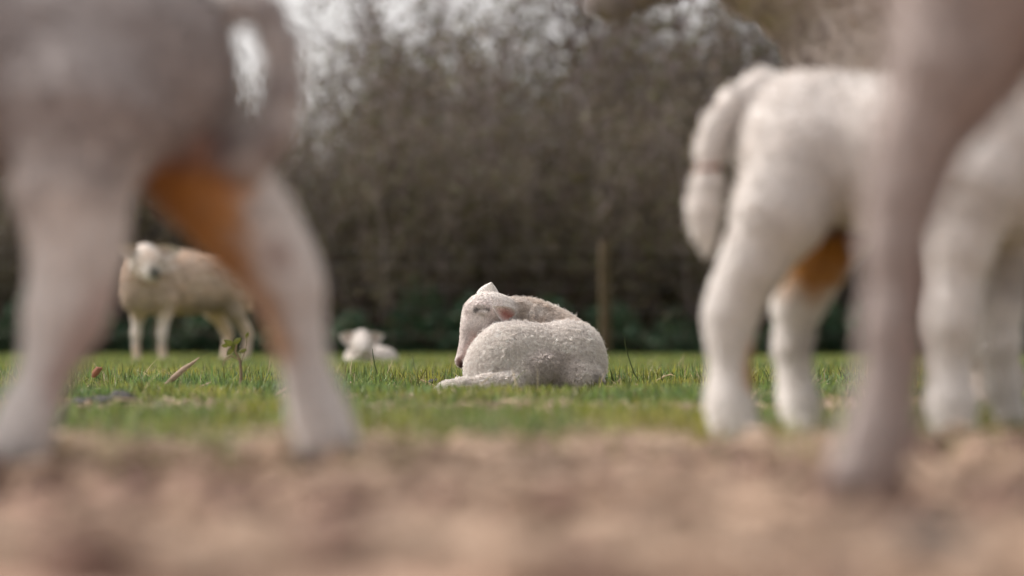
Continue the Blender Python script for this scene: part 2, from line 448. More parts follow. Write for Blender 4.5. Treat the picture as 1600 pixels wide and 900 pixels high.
def wool(name, parent, org, V, F, n, lenf, colf, radius, comb, curl, clumps, clump_amt, npt=5, stand=0.8, vis=None):
    """short wool strands rooted all over a body"""
    N = vnormals(V, F); T = np.vstack([F[:, [0, 1, 2]], F[:, [0, 2, 3]]])
    ar = np.linalg.norm(np.cross(V[T[:, 1]] - V[T[:, 0]], V[T[:, 2]] - V[T[:, 0]]), axis=1)
    if vis is not None: ar = ar * vis(V[T].mean(1), N[T[:, 0]])
    ti = RNG.choice(len(T), n, p=ar / ar.sum())
    u = RNG.random((n, 2)); sw = u.sum(1) > 1; u[sw] = 1 - u[sw]
    bc = np.c_[1 - u.sum(1), u]
    P = (V[T[ti]] * bc[:, :, None]).sum(1); Nn = (N[T[ti]] * bc[:, :, None]).sum(1); Nn /= np.linalg.norm(Nn, axis=1)[:, None]
    L = lenf(P) * RNG.uniform(0.7, 1.25, n) * np.where(RNG.random(n) < 0.05, 1.6, 1.0)
    C = comb(P) if callable(comb) else np.tile(np.array(comb, float), (n, 1))
    C = C + RNG.normal(0, 0.35, (n, 3)); C -= Nn * (C * Nn).sum(1)[:, None]; C /= np.maximum(np.linalg.norm(C, axis=1), 1e-6)[:, None]
    S = np.cross(Nn, C); ph = RNG.uniform(0, 2 * np.pi, n); turns = RNG.uniform(0.6, 1.3, n)
    if callable(stand): stand = stand(P)
    tip = P + Nn * (L * stand)[:, None] + C * (L * (1 - stand) * 1.6)[:, None]
    if clumps:
        kd = kdtree.KDTree(clumps); ci = RNG.choice(n, clumps, replace=False)
        for q, i in enumerate(ci): kd.insert(P[i], q)
        kd.balance(); near = np.array([kd.find(p)[1] for p in P])
        ctip = tip[ci[near]]; amt = clump_amt
    pts = np.zeros((n, npt, 3))
    for j in range(npt):
        t = j / (npt - 1)
        p = P - Nn * 0.001 + Nn * (L * stand * t)[:, None] + C * (L * (1 - stand) * 1.6 * t ** 1.5)[:, None]
        a = ph + t * 2 * np.pi * turns; amp = (L * curl * t)[:, None]
        p = p + S * np.sin(a)[:, None] * amp + C * np.cos(a)[:, None] * amp
        if clumps: p = p + (ctip - tip) * (amt * t ** 1.5)
        pts[:, j] = p
    cols = colf(P) * RNG.uniform(0.86, 1.14, (n, 1))
    if clumps: cols = cols * RNG.uniform(0.86, 1.12, (clumps, 1))[near]
    hc = bpy.data.hair_curves.new(name); hc.add_curves([npt] * n)
    hc.attributes['position'].data.foreach_set('vector', (pts.reshape(-1, 3) - np.asarray(org)).astype(np.float32).ravel())
    ra = hc.attributes.get('radius') or hc.attributes.new('radius', 'FLOAT', 'POINT')
    rr = radius * np.linspace(1, 0.45, npt)[None] * np.ones((n, 1)); ra.data.foreach_set('value', rr.astype(np.float32).ravel())
    ca = hc.attributes.new('col', 'FLOAT_COLOR', 'CURVE'); c4 = np.ones((n, 4), np.float32); c4[:, :3] = np.clip(cols, 0, 0.9)
    ca.data.foreach_set('color', c4.ravel())
    hc.materials.append(M_WOOL)
    o = bpy.data.objects.new(name, hc); COL.objects.link(o); o.parent = parent
    return o

WHITE = np.array([0.70, 0.655, 0.62]); PINK = np.array([0.55, 0.36, 0.32]); HOOF = np.array([0.075, 0.05, 0.042])
ORANGE = np.array([0.52, 0.235, 0.05]); BROWN = np.array([0.13, 0.045, 0.022]); BEIGE = np.array([0.60, 0.50, 0.42])
GREYW = np.array([0.50, 0.43, 0.41]); FLESH = np.array([0.40, 0.22, 0.18])

def animal(name, label, prims, h, base, blobs, cat, org, ears=(), fur=None, seed=0, group=None, pink=1.0):
    root = empty(name, org, label, cat, group)
    V, F = surface(prims, h)
    inner = np.zeros(len(V))
    for e in ears:
        v, f, m = ear_mesh(*e); F = np.vstack([F, f + len(V)]); V = np.vstack([V, v]); inner = np.r_[inner, m]
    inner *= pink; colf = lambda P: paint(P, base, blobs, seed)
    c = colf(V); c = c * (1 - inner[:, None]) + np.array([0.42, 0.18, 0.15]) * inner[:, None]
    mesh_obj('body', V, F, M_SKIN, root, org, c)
    if fur:
        nb = len(V) - sum(13 * 9 * 2 for _ in ears); Fb = F[(F < nb).all(1)]
        wool('fleece', root, org, V[:nb], Fb, colf=colf, **fur)
    return root

# ---- the lamb asleep in the grass: lies with its rump to the left, neck bent back, head laid along its flank
def lying_lamb():
    d = FOCUS
    J = lambda px, py, dy=0: W(px, py + 4, d + dy)
    pr = []
    pr += [cap(J(798, 567, 0), .095, J(885, 564, .02), .090, .02)]
    pr += [ell(J(802, 553, .0), (.088, .085, .070), k=.03)]                                  # loin
    pr += [ell(J(778, 575, -.035), (.076, .07, .066), k=.03)]                               # haunch
    pr += [ell(J(822, 583, -.078), (.080, .034, .042), frame((1, 0, .5)), k=.012)]          # thigh towards the lens
    pr += [ell(J(888, 560, .05), (.078, .085, .088), k=.03)]                                # shoulders
    pr += [ell(J(903, 590, -.045), (.05, .05, .04), k=.03)]                                 # folded foreleg
    pr += chain([(J(893, 548, .12), .075), (J(858, 524, .15), .062), (J(822, 506, .13), .056), (J(790, 494, .11), .05)], .03)   # neck
    # hind shank and foot lying along the ground
    pr += chain([(J(800, 598, -.11), .028), (J(760, 600, -.13), .021), (J(722, 602, -.135), .017), (J(700, 606, -.135), .017), (J(686, 611, -.135), .014)], .015)
    # front foot tucked under on the right
    pr += chain([(J(915, 597, -.05), .026), (J(934, 600, -.04), .016)], .02)
    n_body = len(pr)
    # head: skull, brow, cheek, muzzle pointing down and left
    pr += [ell(J(770, 489, .085), (.058, .052, .050), frame((-.5, -.1, -.6)), k=.02)]
    pr += [ell(J(757, 477, .08), (.042, .046, .036), k=.02)]
    pr += chain([(J(752, 491, .075), .049), (J(747, 511, .068), .042), (J(737, 533, .06), .027), (J(729, 549, .053), .019), (J(723, 559, .05), .016)], .016)
    pr += [ell(J(760, 520, .075), (.034, .038, .046), frame((-.5, 0, -.8)), k=.02)]           # cheek
    pr += [ell(J(721, 561, .048), (.0125, .017, .014), k=.01)]                               # nose
    pr += [ell(J(727, 565, .05), (.010, .013, .008), k=.006)]                                # lower lip
    pr += [ell(J(753, 474, .036), (.019, .012, .008), frame((1, 0, -.1)), k=.008), ell(J(755, 484, .034), (.017, .012, .007), frame((1, 0, -.15)), k=.006)]  # closed lids
    blobs = [((J(700, 606, -.13), J(780, 602, -.13)), .03, WHITE * 1.2, .8),
             ((J(893, 540, .12), J(812, 500, .13)), .085, BEIGE * 1.08, .85),
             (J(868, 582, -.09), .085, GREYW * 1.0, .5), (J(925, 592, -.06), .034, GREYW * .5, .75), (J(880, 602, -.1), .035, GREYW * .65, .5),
             (J(936, 599, -.05), .018, np.array([.16, .09, .06]), .9),
             (J(745, 597, -.06), .02, GREYW * .75, .6), ((J(735, 570, -.04), J(775, 525, -.03)), .055, WHITE * 1.22, .7), (J(838, 600, -.1), .03, GREYW * .75, .5),  # fold by the shank darkened and haunch whitened: painted shade and highlight
             ((J(758, 485, .05), J(735, 535, .05)), .058, GREYW * 1.22, .8), ((J(772, 466, .08), J(750, 466, .08)), .03, WHITE * 1.15, .8), ((J(728, 520, .03), J(752, 512, .03)), .026, GREYW * .9, .55), (J(772, 505, .03), .024, GREYW * .7, .6), ((J(818, 474, .08), J(816, 498, .06)), .022, BEIGE * .72, .65),  # greyed face and cheek, darker neck edge: shading painted into the wool
             ((J(744, 480, .03), J(762, 480, .03)), .0085, GREYW * .22, .9),
             ((J(742, 525, .03), J(730, 550, .03)), .022, PINK * .95 + .08, .5),
             (J(719, 563, .03), .022, FLESH * .6, .9), (J(722, 567, .032), .015, np.array([.06, .03, .03]), .9),
             (J(685, 613, -.14), .014, HOOF * 2.5, .8)]
    org = (float(J(810, 0)[0]), d, 0)
    ears = [(J(762, 466, .10), J(768, 437, .10), (-.15, .95, .2), .036, .3),
            (J(800, 493, .055), J(769, 474, .005), (-.15, -1, .1), .027, .45)]
    def headness(P):
        a, b = J(764, 478, .08), J(722, 562, .05); ab = b - a; t = np.clip(((P - a) @ ab) / (ab @ ab), 0, 1)
        return 1 - smooth(.058, .078, np.linalg.norm(P - a - t[:, None] * ab, axis=1) + .02 * t)
    def lenf(P):
        hd = headness(P)
        nk = 1 - smooth(.6, 1.2, np.linalg.norm((P - J(850, 510, .15)) / np.array([.11, .09, .08]), axis=1))
        low = 1 - smooth(.02, .06, P[:, 2])
        return .0110 + .004 * nk - .0065 * hd - .003 * low
    root = animal('lamb', 'white lamb curled up asleep on the grass with its head bent back', pr, .0042, WHITE * 1.14, blobs, 'lamb', org, ears,
           dict(n=150000, lenf=lenf, radius=.00055, comb=lambda P: np.c_[np.full(len(P), -.3), np.full(len(P), 0.), np.full(len(P), -.8)], stand=lambda P: .8 - .4 * headness(P),
                curl=.30, clumps=20000, clump_amt=.62, vis=lambda P, N: np.where(N[:, 1] < .55, 1.0, .12)), seed=1)
    return root
lying_lamb()

# ---- the lamb on the right, seen from its rump, walking to the right
def right_lamb():
    d = 3.5
    J = lambda px, py, dy=0: W(px, py, d + dy)
    pr = [cap(J(1257, 232, 0), .084, J(1400, 243, -.05), .090, .03), cap(J(1400, 243, -.05), .090, J(1560, 262, -.10), .093, .03)]
    pr += [ell(J(1257, 216, -.02), (.070, .075, .066), k=.03), ell(J(1290, 182, 0), (.09, .07, .044), k=.03)]
    near = [(J(1255, 250, -.05), .070), (J(1218, 335, -.075), .052), (J(1176, 415, -.075), .036), (J(1150, 465, -.07), .030), (J(1140, 500, -.07), .0275),
            (J(1139, 545, -.072), .0215), (J(1140, 595, -.075), .0195), (J(1140, 632, -.08), .0255), (J(1145, 656, -.088), .0205), (J(1149, 670, -.09), .021)]
    far = [(J(1290, 270, .05), .066), (J(1300, 350, .065), .048), (J(1268, 425, .07), .036), (J(1246, 475, .075), .028),
           (J(1238, 545, .075), .0205), (J(1243, 600, .07), .018), (J(1250, 636, .06), .0215), (J(1257, 660, .05), .018)]
    fn = [(J(1520, 300, -.16), .060), (J(1500, 385, -.17), .036), (J(1489, 470, -.175), .0275), (J(1487, 510, -.175), .0285), (J(1485, 575, -.175), .0195),
          (J(1486, 632, -.18), .0255), (J(1490, 668, -.185), .021)]
    pr += [ell(J(1158, 683, -.10), (.027, .018, .014), k=.012), ell(J(1266, 675, .04), (.025, .016, .013), k=.012), ell(J(1499, 686, -.195), (.027, .018, .014), k=.012)]
    ff = [(J(1600, 300, -.04), .052), (J(1582, 390, -.04), .032), (J(1566, 480, -.04), .023), (J(1562, 540, -.04), .0215), (J(1566, 600, -.03), .019), (J(1580, 650, -.03), .020)]
    for c in (near, far, fn, ff): pr += chain(c, .022)
    pr += chain([(J(1196, 140, 0), .026), (J(1152, 160, -.01), .021), (J(1124, 195, -.012), .0185), (J(1110, 235, -.015), .0175), (J(1106, 263, -.02), .0115), (J(1106, 285, -.02), .0180),
                 (J(1100, 325, -.02), .0205), (J(1101, 360, -.02), .0165), (J(1104, 395, -.02), .007)], .006)
    pr += chain([(J(1590, 200, -.10), .082), (J(1660, 110, -.12), .062), (J(1705, 40, -.13), .055)], .04)
    pr += chain([(J(1715, 30, -.13), .055), (J(1760, 55, -.14), .042), (J(1810, 92, -.15), .030)], .03)
    blobs = [((J(1318, 350, .02), J(1308, 372, .03)), .040, BROWN, .95), ((J(1258, 425, .03), J(1290, 405, .035)), .052, ORANGE * .8, .95),
             ((J(1168, 545, -.075), J(1168, 602, -.08)), .022, ORANGE * .95, .9), (J(1340, 385, -.02), .025, PINK * .7, .5),
             (J(1280, 540, .06), .04, GREYW * .75, .5), (J(1590, 430, -.04), .06, GREYW * .5, .6),  # shade painted on the far hind leg's edge and far foreleg
             (J(1104, 264, -.02), .014, PINK, .5), ((J(1150, 692, -.1), J(1175, 692, -.1)), .018, GREYW * .55, .8), ((J(1262, 684, .04), J(1285, 684, .04)), .018, GREYW * .5, .8), ((J(1495, 696, -.2), J(1520, 696, -.2)), .018, GREYW * .55, .8)]
    org = (float(J(1350, 0)[0]), d, 0)
    ears = [(J(1700, 20, -.16), J(1670, 60, -.24), (.3, -.6, -.5), .02, .5), (J(1700, 20, -.09), J(1660, 40, -.02), (.3, .6, -.5), .02, .5)]
    root = animal('lamb', 'white lamb with hanging tail and brown stained thigh standing at the right', pr, .007, WHITE, blobs, 'lamb', org, ears,
           dict(n=45000, lenf=lambda P: .0035 + .004 * smooth(.2, .3, P[:, 2]), radius=.0005, comb=(-.5, 0, -.8), curl=.3, clumps=4000, clump_amt=.6, npt=4), seed=2)
    # rubber docking ring pinched round the tail
    c = J(1107, 263, -.02); a = frame((0.1, 0, -1), (1, 0, 0)); V, F = [], []
    nu, nv = 20, 8
    for i in range(nu):
        for j in range(nv):
            u, v = 2 * math.pi * i / nu, 2 * math.pi * j / nv
            rr = .0145 + .0030 * math.cos(v); V.append(c + a[1] * rr * math.cos(u) + a[2] * rr * math.sin(u) + a[0] * .0035 * math.sin(v))
            F.append([i * nv + j, ((i + 1) % nu) * nv + j, ((i + 1) % nu) * nv + (j + 1) % nv, i * nv + (j + 1) % nv])
    mesh_obj('docking_ring', V, F, M_RING, root, org)
right_lamb()

# ---- the lamb close to the lens on the left, striding to the left, tail curled
def left_lamb():
    d = 2.63
    J = lambda px, py, dy=0: W(px, py, d + dy)
    pr = [cap(J(190, 95, 0), .098, J(-60, 100, 0), .100, .03), cap(J(-60, 100, 0), .100, J(-330, 110, .02), .102, .03)]
    pr += [ell(J(235, 110, .0), (.062, .07, .075), k=.04)]
    near = [(J(125, 190, -.06), .082), (J(112, 290, -.075), .050), (J(120, 385, -.075), .039), (J(110, 455, -.075), .033), (J(98, 500, -.075), .0315), (J(80, 555, -.08), .0205),
            (J(58, 615, -.085), .0185), (J(40, 660, -.09), .0225), (J(26, 695, -.095), .0185), (J(14, 716, -.10), .019)]
    far = [(J(250, 165, .05), .078), (J(322, 270, .06), .052), (J(386, 352, .065), .043), (J(430, 410, .07), .0345), (J(452, 455, .07), .029), (J(466, 530, .07), .0215),
           (J(484, 600, .07), .0195), (J(500, 650, .07), .024), (J(512, 682, .065), .020), (J(518, 702, .06), .020)]
    pr += [ell(J(6, 732, -.105), (.027, .018, .016), k=.012), ell(J(508, 716, .055), (.026, .017, .014), k=.012)]
    fn = [(J(-340, 190, -.04), .075), (J(-330, 320, -.05), .045), (J(-320, 430, -.05), .035), (J(-345, 560, -.05), .028), (J(-360, 680, -.06), .03), (J(-368, 712, -.06), .028)]
    ff = [(J(-360, 190, .06), .075), (J(-420, 320, .07), .045), (J(-460, 430, .07), .035), (J(-470, 560, .07), .028), (J(-480, 670, .07), .03), (J(-488, 702, .07), .028)]
    for c in (near, far, fn, ff): pr += chain(c, .022)
    pr += chain([(J(280, 80, 0), .028), (J(316, 34, 0), .020), (J(365, 2, -.005), .017), (J(412, 14, -.01), .0165), (J(438, 70, -.01), .0165), (J(442, 140, -.01), .017),
                 (J(428, 205, -.01), .018), (J(392, 246, 0), .020), (J(350, 270, .02), .02)], .006)
    pr += chain([(J(-400, 60, .0), .085), (J(-520, -80, 0), .065), (J(-580, -140, 0), .06)], .04)
    pr += chain([(J(-590, -150, 0), .058), (J(-650, -110, 0), .042), (J(-710, -70, 0), .030)], .03)
    blobs = [((J(118, 400, -.075), J(30, 700, -.09)), .13, WHITE, .95), ((J(400, 330, .07), J(510, 690, .065)), .12, WHITE, .95), ((J(225, 235, .02), J(300, 255, .02)), .06, np.array([.28, .15, .13]), .8),  # the mauve-brown patch between the thighs is painted shade
             ((J(275, 270, .03), J(325, 370, .04)), .058, ORANGE * .8, .85), ((J(335, 330, .02), J(345, 300, .02)), .042, ORANGE * 1.1, .6), ((J(335, 385, .04), J(420, 540, .05)), .036, ORANGE * .8 + .05, .75),
             (J(438, 402, .02), .022, FLESH * .7, .6), (J(528, 703, .02), .018, FLESH * .55, .85),  # painted shade at the hock, then the brown dewclaw
             ((J(170, 480, -.1), J(95, 610, -.1)), .03, FLESH * .9, .45),
             ((J(18, 738, -.12), J(-20, 738, -.10)), .036, HOOF * .7, 1), ((J(524, 724, .05), J(490, 728, .05)), .030, HOOF * 1.2, .95),
             ((J(365, 0, 0), J(438, 70, 0)), .03, WHITE, .8), ((J(438, 70, 0), J(430, 205, 0)), .03, WHITE * 1.05, .9)]  # tail painted lighter for its bright rim
    org = (float(J(150, 0)[0]), d, 0)
    ears = [(J(-565, -175, -.05), J(-540, -140, -.13), (-.3, -.6, -.5), .02, .5), (J(-565, -175, .05), J(-540, -140, .13), (-.3, .6, -.5), .02, .5)]
    animal('lamb', 'white lamb close to the camera with looped tail and orange stained hind leg', pr, .008, WHITE * np.array([.52, .50, .51]), blobs, 'lamb', org, ears,  # body colour darkened to paint in the shade over the rump
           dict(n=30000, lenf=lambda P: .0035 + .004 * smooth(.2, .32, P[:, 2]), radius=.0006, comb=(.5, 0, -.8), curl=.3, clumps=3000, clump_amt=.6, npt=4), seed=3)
left_lamb()

# ---- generic standing sheep in its own frame: x forward, y left, z up; shoulder height about 0.62 m
def ewe_prims(T, head='ahead', drop=0.0, legs=None, slim=1.0, broad=1.0):
    """T maps own-frame points to the world"""
    p = []
    A = np.array([T((1, 0, 0)) - T((0, 0, 0)), T((0, 1, 0)) - T((0, 0, 0)), T((0, 0, 1)) - T((0, 0, 0))])
    sc = np.linalg.norm(A[0]); A = A / sc
    E = lambda c, r, k=.06: ell(T(c), np.array(r) * sc, A, k * sc)
    p += [E((-.30, 0, .53), (.25, .185, .19)), E((-.02, 0, .52), (.30, .20, .20)), E((.27, 0, .53), (.20, .17, .19)), E((-.40, 0, .55), (.16, .16, .15))]
    p += [E((.36, 0, .46), (.12, .13, .14))]
    if legs is None:
        legs = [(.27, .10, .0), (.30, -.10, 0), (-.36, .11, 0), (-.40, -.11, 0)]
    for i, (lx, ly, fx) in enumerate(legs):
        front = i < 2
        if front: pts = [((lx, ly, .42), .085), ((lx - .01, ly, .33), .055), ((lx + .01, ly, .21), .034), ((lx + .01 + fx * .5, ly, .12), .025), ((lx + fx, ly, .06), .028), ((lx + fx + .02, ly, .025), .030)]
        else: pts = [((lx, ly, .46), .11), ((lx + .04, ly, .36), .075), ((lx - .06, ly, .25), .042), ((lx - .09, ly, .205), .034), ((lx - .075 + fx * .5, ly, .12), .026), ((lx - .06 + fx, ly, .06), .028), ((lx - .04 + fx, ly, .025), .030)]
        p += chain([(T(q), r * sc * (slim if q[2] < .4 else 1)) for q, r in pts], .03 * sc)
    if isinstance(head, tuple): hx, hy, hz, yaw = head
    # neck, skull, muzzle
    f = np.array([math.cos(yaw), math.sin(yaw), 0]); b = np.array([hx, hy, hz])
    p += chain([(T((.34, 0, .60)), .13 * sc), (T(tuple(np.array([.34, 0, .6]) * .45 + b * .55)), .10 * sc), (T(tuple(b - f * .03)), .078 * sc)], .05 * sc)
    dn = np.array([0, 0, -1.0]); m = b + f * (.13) + dn * (.10 + drop); mid = b + f * .07 + dn * (.045 + drop * .5)
    p += chain([(T(tuple(b)), .072 * sc * broad), (T(tuple(mid)), .058 * sc * broad), (T(tuple(m)), .040 * sc * broad)], .03 * sc)
    p += chain([(T((-.52, 0, .62)), .05 * sc), (T((-.57, 0, .5)), .035 * sc), (T((-.57, 0, .38)), .025 * sc)], .03 * sc)
    return p, b, f, m

def local(org, heading, s=1.0):
    c, n = math.cos(heading) * s, math.sin(heading) * s
    o = np.array(org, float)
    return lambda q: o + np.array([q[0] * c - q[1] * n, q[0] * n + q[1] * c, q[2] * s])

def far_ewe():
    d = 16.2
    org = W(288, HOR, d + .25); org[2] = float(ground_h(np.array([org[0]]), np.array([org[1]]))[0])
    T = local(org, R(180 + 50), .93)
    head = (.43, .11, .665, R(62))
    pr, b, f, m = ewe_prims(T, head, -.01, slim=.78, broad=1.15)
    s_ = np.array([-f[1], f[0], 0])
    ears = [(T(b + s_ * .06 + [0, 0, .035]), T(b + s_ * .23 + [0, 0, .05]), (.3, -.8, -.2), .06, .3), (T(b - s_ * .06 + [0, 0, .035]), T(b - s_ * .23 + [0, 0, .085]), (-.3, -.8, -.2), .06, .3)]
    blobs = [(T(b), .13, WHITE * 1.2, .95), ((T(b + s_ * .2), T(b - s_ * .2)), .1, WHITE * 1.15, .8), (T(m), .12, WHITE * 1.2, .9), (T(m + f * .04 + s_ * .02), .05, np.array([.05, .06, .055]), .9),
             (T((.36, 0, .42)), .20, BEIGE * .6, .6), ((T((0, .1, .34)), T((-.3, .1, .34))), .14, BEIGE * .55, .7)]  # darker underside colour stands in for belly shade
    for lx, ly in ((.27, .10), (.30, -.10)):
        blobs += [(T((lx + .01, ly, .155)), .04, np.array([.16, .1, .08]), .7), ((T((lx, ly, .26)), T((lx + .01, ly, .2))), .07, WHITE, .8)]
    org_ = tuple(org)
    r = animal('ewe', 'cream ewe with white face standing in the field behind the left lamb', pr, .016, BEIGE * np.array([1.12, 1.10, 1.08]), blobs, 'sheep', org_, ears,
           dict(n=16000, lenf=lambda P: .004 + .016 * smooth(.28, .4, P[:, 2]) * (1 - smooth(.62, .72, P[:, 2]) * (P[:, 1] < org[1] - .3)), radius=.0022, comb=(0, 0, -1), curl=.35, clumps=1500, clump_amt=.7, npt=4), seed=4, pink=.35)
    for sgn in (1, -1):
        q = T(b + f * .075 + s_ * sgn * .052 + np.array([0, 0, .01]))
        V, F = surface([ell(q, (.012, .012, .014))], .004); mesh_obj('eye', V, F, M_EYE, r, org_)
far_ewe()

def far_lamb():
    d = 15.0
    J = lambda px, py, dy=0: W(px, py, d + dy)
    pr = [cap(J(562, 568, .12), .085, J(600, 566, .22), .075, .03), ell(J(590, 566, .15), (.085, .1, .08), k=.03), ell(J(556, 572, -.02), (.06, .05, .05), k=.03)]
    pr += chain([(J(560, 558, .06), .06), (J(565, 544, .0), .052), (J(565, 535, -.02), .05)], .03)
    pr += chain([(J(565, 533, -.03), .055), (J(567, 540, -.09), .042), (J(568, 546, -.13), .028)], .02)
    pr += chain([(J(606, 572, .02), .03), (J(613, 580, -.06), .018)], .02) + chain([(J(556, 578, -.03), .03), (J(548, 581, -.12), .018)], .02)
    blobs = [(J(575, 548, -.06), .05, PINK, .3)]
    ears = [(J(555, 531, -.02), J(529, 523, -.03), (0, -1, -.2), .05, .3), (J(576, 531, -.02), J(600, 523, -.03), (0, -1, -.2), .05, .3)]
    org = (float(J(570, 0)[0]), d, 0)
    r = animal('lamb', 'small white lamb lying far back in the field facing the camera', pr, .012, WHITE * 1.06, blobs, 'lamb', org, ears,
           dict(n=9000, lenf=lambda P: np.full(len(P), .01), radius=.0016, comb=(0, 0, -1), curl=.3, clumps=900, clump_amt=.6, npt=4), seed=5, pink=.4)
    for px in (554, 577):
        V, F = surface([ell(J(px, 535, -.07), (.008, .008, .009))], .003); mesh_obj('eye', V, F, M_EYE, r, org)
far_lamb()

# ---- the ewe standing behind the right lamb, facing left, only chin, throat and breast in view
def mid_ewe():
    d = 4.35
    org = W(1795, HOR, d); org[2] = 0
    T = local(org, R(180), 1.12)
    head = (.60, 0, .69, R(0))
    pr, b, f, m = ewe_prims(T, head, .0, legs=[(.27, .10, -.05), (.19, -.10, 0), (-.36, .11, 0), (-.40, -.11, 0)])
    blobs = [(T((.30, -.1, .62)), .2, BEIGE * .8, .5), (T(m), .15, GREYW * .55, .9), (T((.42, 0, .45)), .2, GREYW * .75, .6)]
    s_ = np.array([-f[1], f[0], 0])
    ears = [(T(b + s_ * .06 + [0, 0, .03]), T(b + s_ * .2 + [0, 0, .06]), (-.8, .3, -.2), .05, .3), (T(b - s_ * .06 + [0, 0, .03]), T(b - s_ * .2 + [0, 0, .06]), (-.8, -.3, -.2), .05, .3)]
    animal('ewe', 'brownish ewe behind the right lamb with only chin and breast in view', pr, .014, BEIGE * np.array([.86, .86, .90]), blobs, 'sheep', tuple(org), ears,
           dict(n=16000, lenf=lambda P: .006 + .010 * smooth(.3, .45, P[:, 2]), radius=.0016, comb=(.3, 0, -1), curl=.35, clumps=2500, clump_amt=.6, npt=5), seed=6)
mid_ewe()

# ---- the lamb nearest the lens, facing right: hind legs and flank at the right edge
def near_lamb():
    d = 2.05
    J = lambda px, py, dy=0: W(px, py, d + dy)
    pr = [cap(J(1590, -110, 0), .095, J(1900, -120, 0), .098, .03), cap(J(1900, -120, 0), .098, J(2250, -100, 0), .1, .03)]
    near = [(J(1540, -40, -.04), .070), (J(1482, 95, -.05), .038), (J(1430, 215, -.05), .0235), (J(1404, 300, -.05), .019), (J(1392, 390, -.05), .0155), (J(1386, 510, -.05), .0135), (J(1376, 610, -.05), .0135),
            (J(1362, 682, -.05), .0165), (J(1346, 730, -.055), .0145), (J(1334, 752, -.06), .0155)]
    far = [(J(1580, -20, .05), .066), (J(1496, 120, .04), .036), (J(1440, 240, .03), .023), (J(1418, 330, .03), .017), (J(1408, 450, .03), .014), (J(1402, 560, .03), .0135), (J(1390, 660, .03), .016), (J(1376, 715, .03), .015), (J(1366, 738, .025), .016)]
    fn = [(J(2260, 90, -.05), .06), (J(2250, 300, -.06), .03), (J(2250, 450, -.06), .026), (J(2250, 600, -.06), .023), (J(2255, 790, -.06), .024)]
    ff = [(J(2260, 90, .05), .06), (J(2300, 300, .06), .03), (J(2310, 450, .06), .026), (J(2310, 600, .06), .023), (J(2315, 765, .06), .024)]
    for c in (near, far, fn, ff): pr += chain(c, .022)
    pr += chain([(J(1430, -190, 0), .028), (J(1410, -170, 0), .024), (J(1392, -80, 0), .022), (J(1388, -40, 0), .014)], .012)
    pr += chain([(J(2300, -120, 0), .085), (J(2420, -280, 0), .065), (J(2480, -350, 0), .06)], .04) + chain([(J(2490, -360, 0), .058), (J(2560, -320, 0), .042), (J(2630, -270, 0), .030)], .03)
    blobs = [((J(1420, 260, .03), J(1415, 600, .03)), .022, FLESH, .5), ((J(1500, 100, 0), J(1440, 300, .04)), .06, GREYW * .55, .4),  # grey over thigh and flank paints in their shade
             ((J(1330, 768, -.06), J(1300, 775, -.08)), .022, HOOF * 1.6, .9), ((J(1372, 748, .02), J(1350, 755, .02)), .022, HOOF * 1.6, .9)]
    org = (float(J(1800, 0)[0]), d, 0)
    ears = [(J(2470, -390, -.05), J(2440, -350, -.13), (.3, -.6, -.5), .02, .5), (J(2470, -390, .05), J(2440, -350, .13), (.3, .6, -.5), .02, .5)]
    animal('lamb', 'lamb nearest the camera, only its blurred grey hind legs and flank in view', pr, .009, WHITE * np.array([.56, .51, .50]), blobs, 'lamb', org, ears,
           dict(n=20000, lenf=lambda P: .005 + .003 * smooth(.18, .3, P[:, 2]), radius=.0006, comb=(-.5, 0, -.8), curl=.3, clumps=2000, clump_amt=.6, npt=4), seed=7)
near_lamb()

# ------------------------------------------------------------------ tubes for wood
def tubes(P0, P1, R0, R1, sides=3):
    P0, P1 = np.asarray(P0), np.asarray(P1); n = len(P0); A = P1 - P0; A = A / np.maximum(np.linalg.norm(A, axis=1), 1e-9)[:, None]
    ref = np.where(np.abs(A[:, 2:3]) > .9, np.array([[1., 0, 0]]), np.array([[0, 0, 1.]]))
    S = np.cross(A, ref); S /= np.linalg.norm(S, axis=1)[:, None]; U = np.cross(S, A)
    V = np.zeros((n, 2 * sides, 3))
    for k in range(sides):
        a = 2 * np.pi * k / sides; D = S * math.cos(a) + U * math.sin(a)
        V[:, k] = P0 + D * np.asarray(R0)[:, None]; V[:, sides + k] = P1 + D * np.asarray(R1)[:, None]
    f = [[k, (k + 1) % sides, sides + (k + 1) % sides, sides + k] for k in range(sides)]
    F = (np.array(f)[None] + (np.arange(n) * 2 * sides)[:, None, None]).reshape(-1, 4)
    return V.reshape(-1, 3), F

def grow(rnd, p, d, L, r, level, spec, out):
    """spec[level] = (segment, wander, rise, children per node, child length, child angle)"""
    seg, wander, rise, nch, cl, ang = spec[level][:6]
    n = max(2, int(L / seg)); p = Vector(p); d = Vector(d).normalized()
    for i in range(n):
        d = (d + Vector((rnd.gauss(0, wander), rnd.gauss(0, wander), rnd.gauss(0, wander) + rise))).normalized()
        q = p + d * seg; r0 = r * (1 - .8 * i / n); r1 = r * (1 - .8 * (i + 1) / n)
        out[level].append((p[:], q[:], r0, r1)); p = q
        if level + 1 < len(spec) and i >= (1 if level else spec[0][6] if len(spec[0]) > 6 else 1):
            k = int(nch) + (rnd.random() < nch % 1)
            for _ in range(k):
                ax = Vector((rnd.gauss(0, 1), rnd.gauss(0, 1), rnd.gauss(0, 1))).cross(d)
                if ax.length < 1e-3: continue
                ax.normalize(); a = ang * rnd.uniform(.6, 1.3)
                cd = d * math.cos(a) + ax.cross(d).normalized() * math.sin(a) if True else d
                grow(rnd, p, cd, cl * rnd.uniform(.5, 1.2) * (1 - .45 * i / n), max(r1 * .55, .0025), level + 1, spec, out)

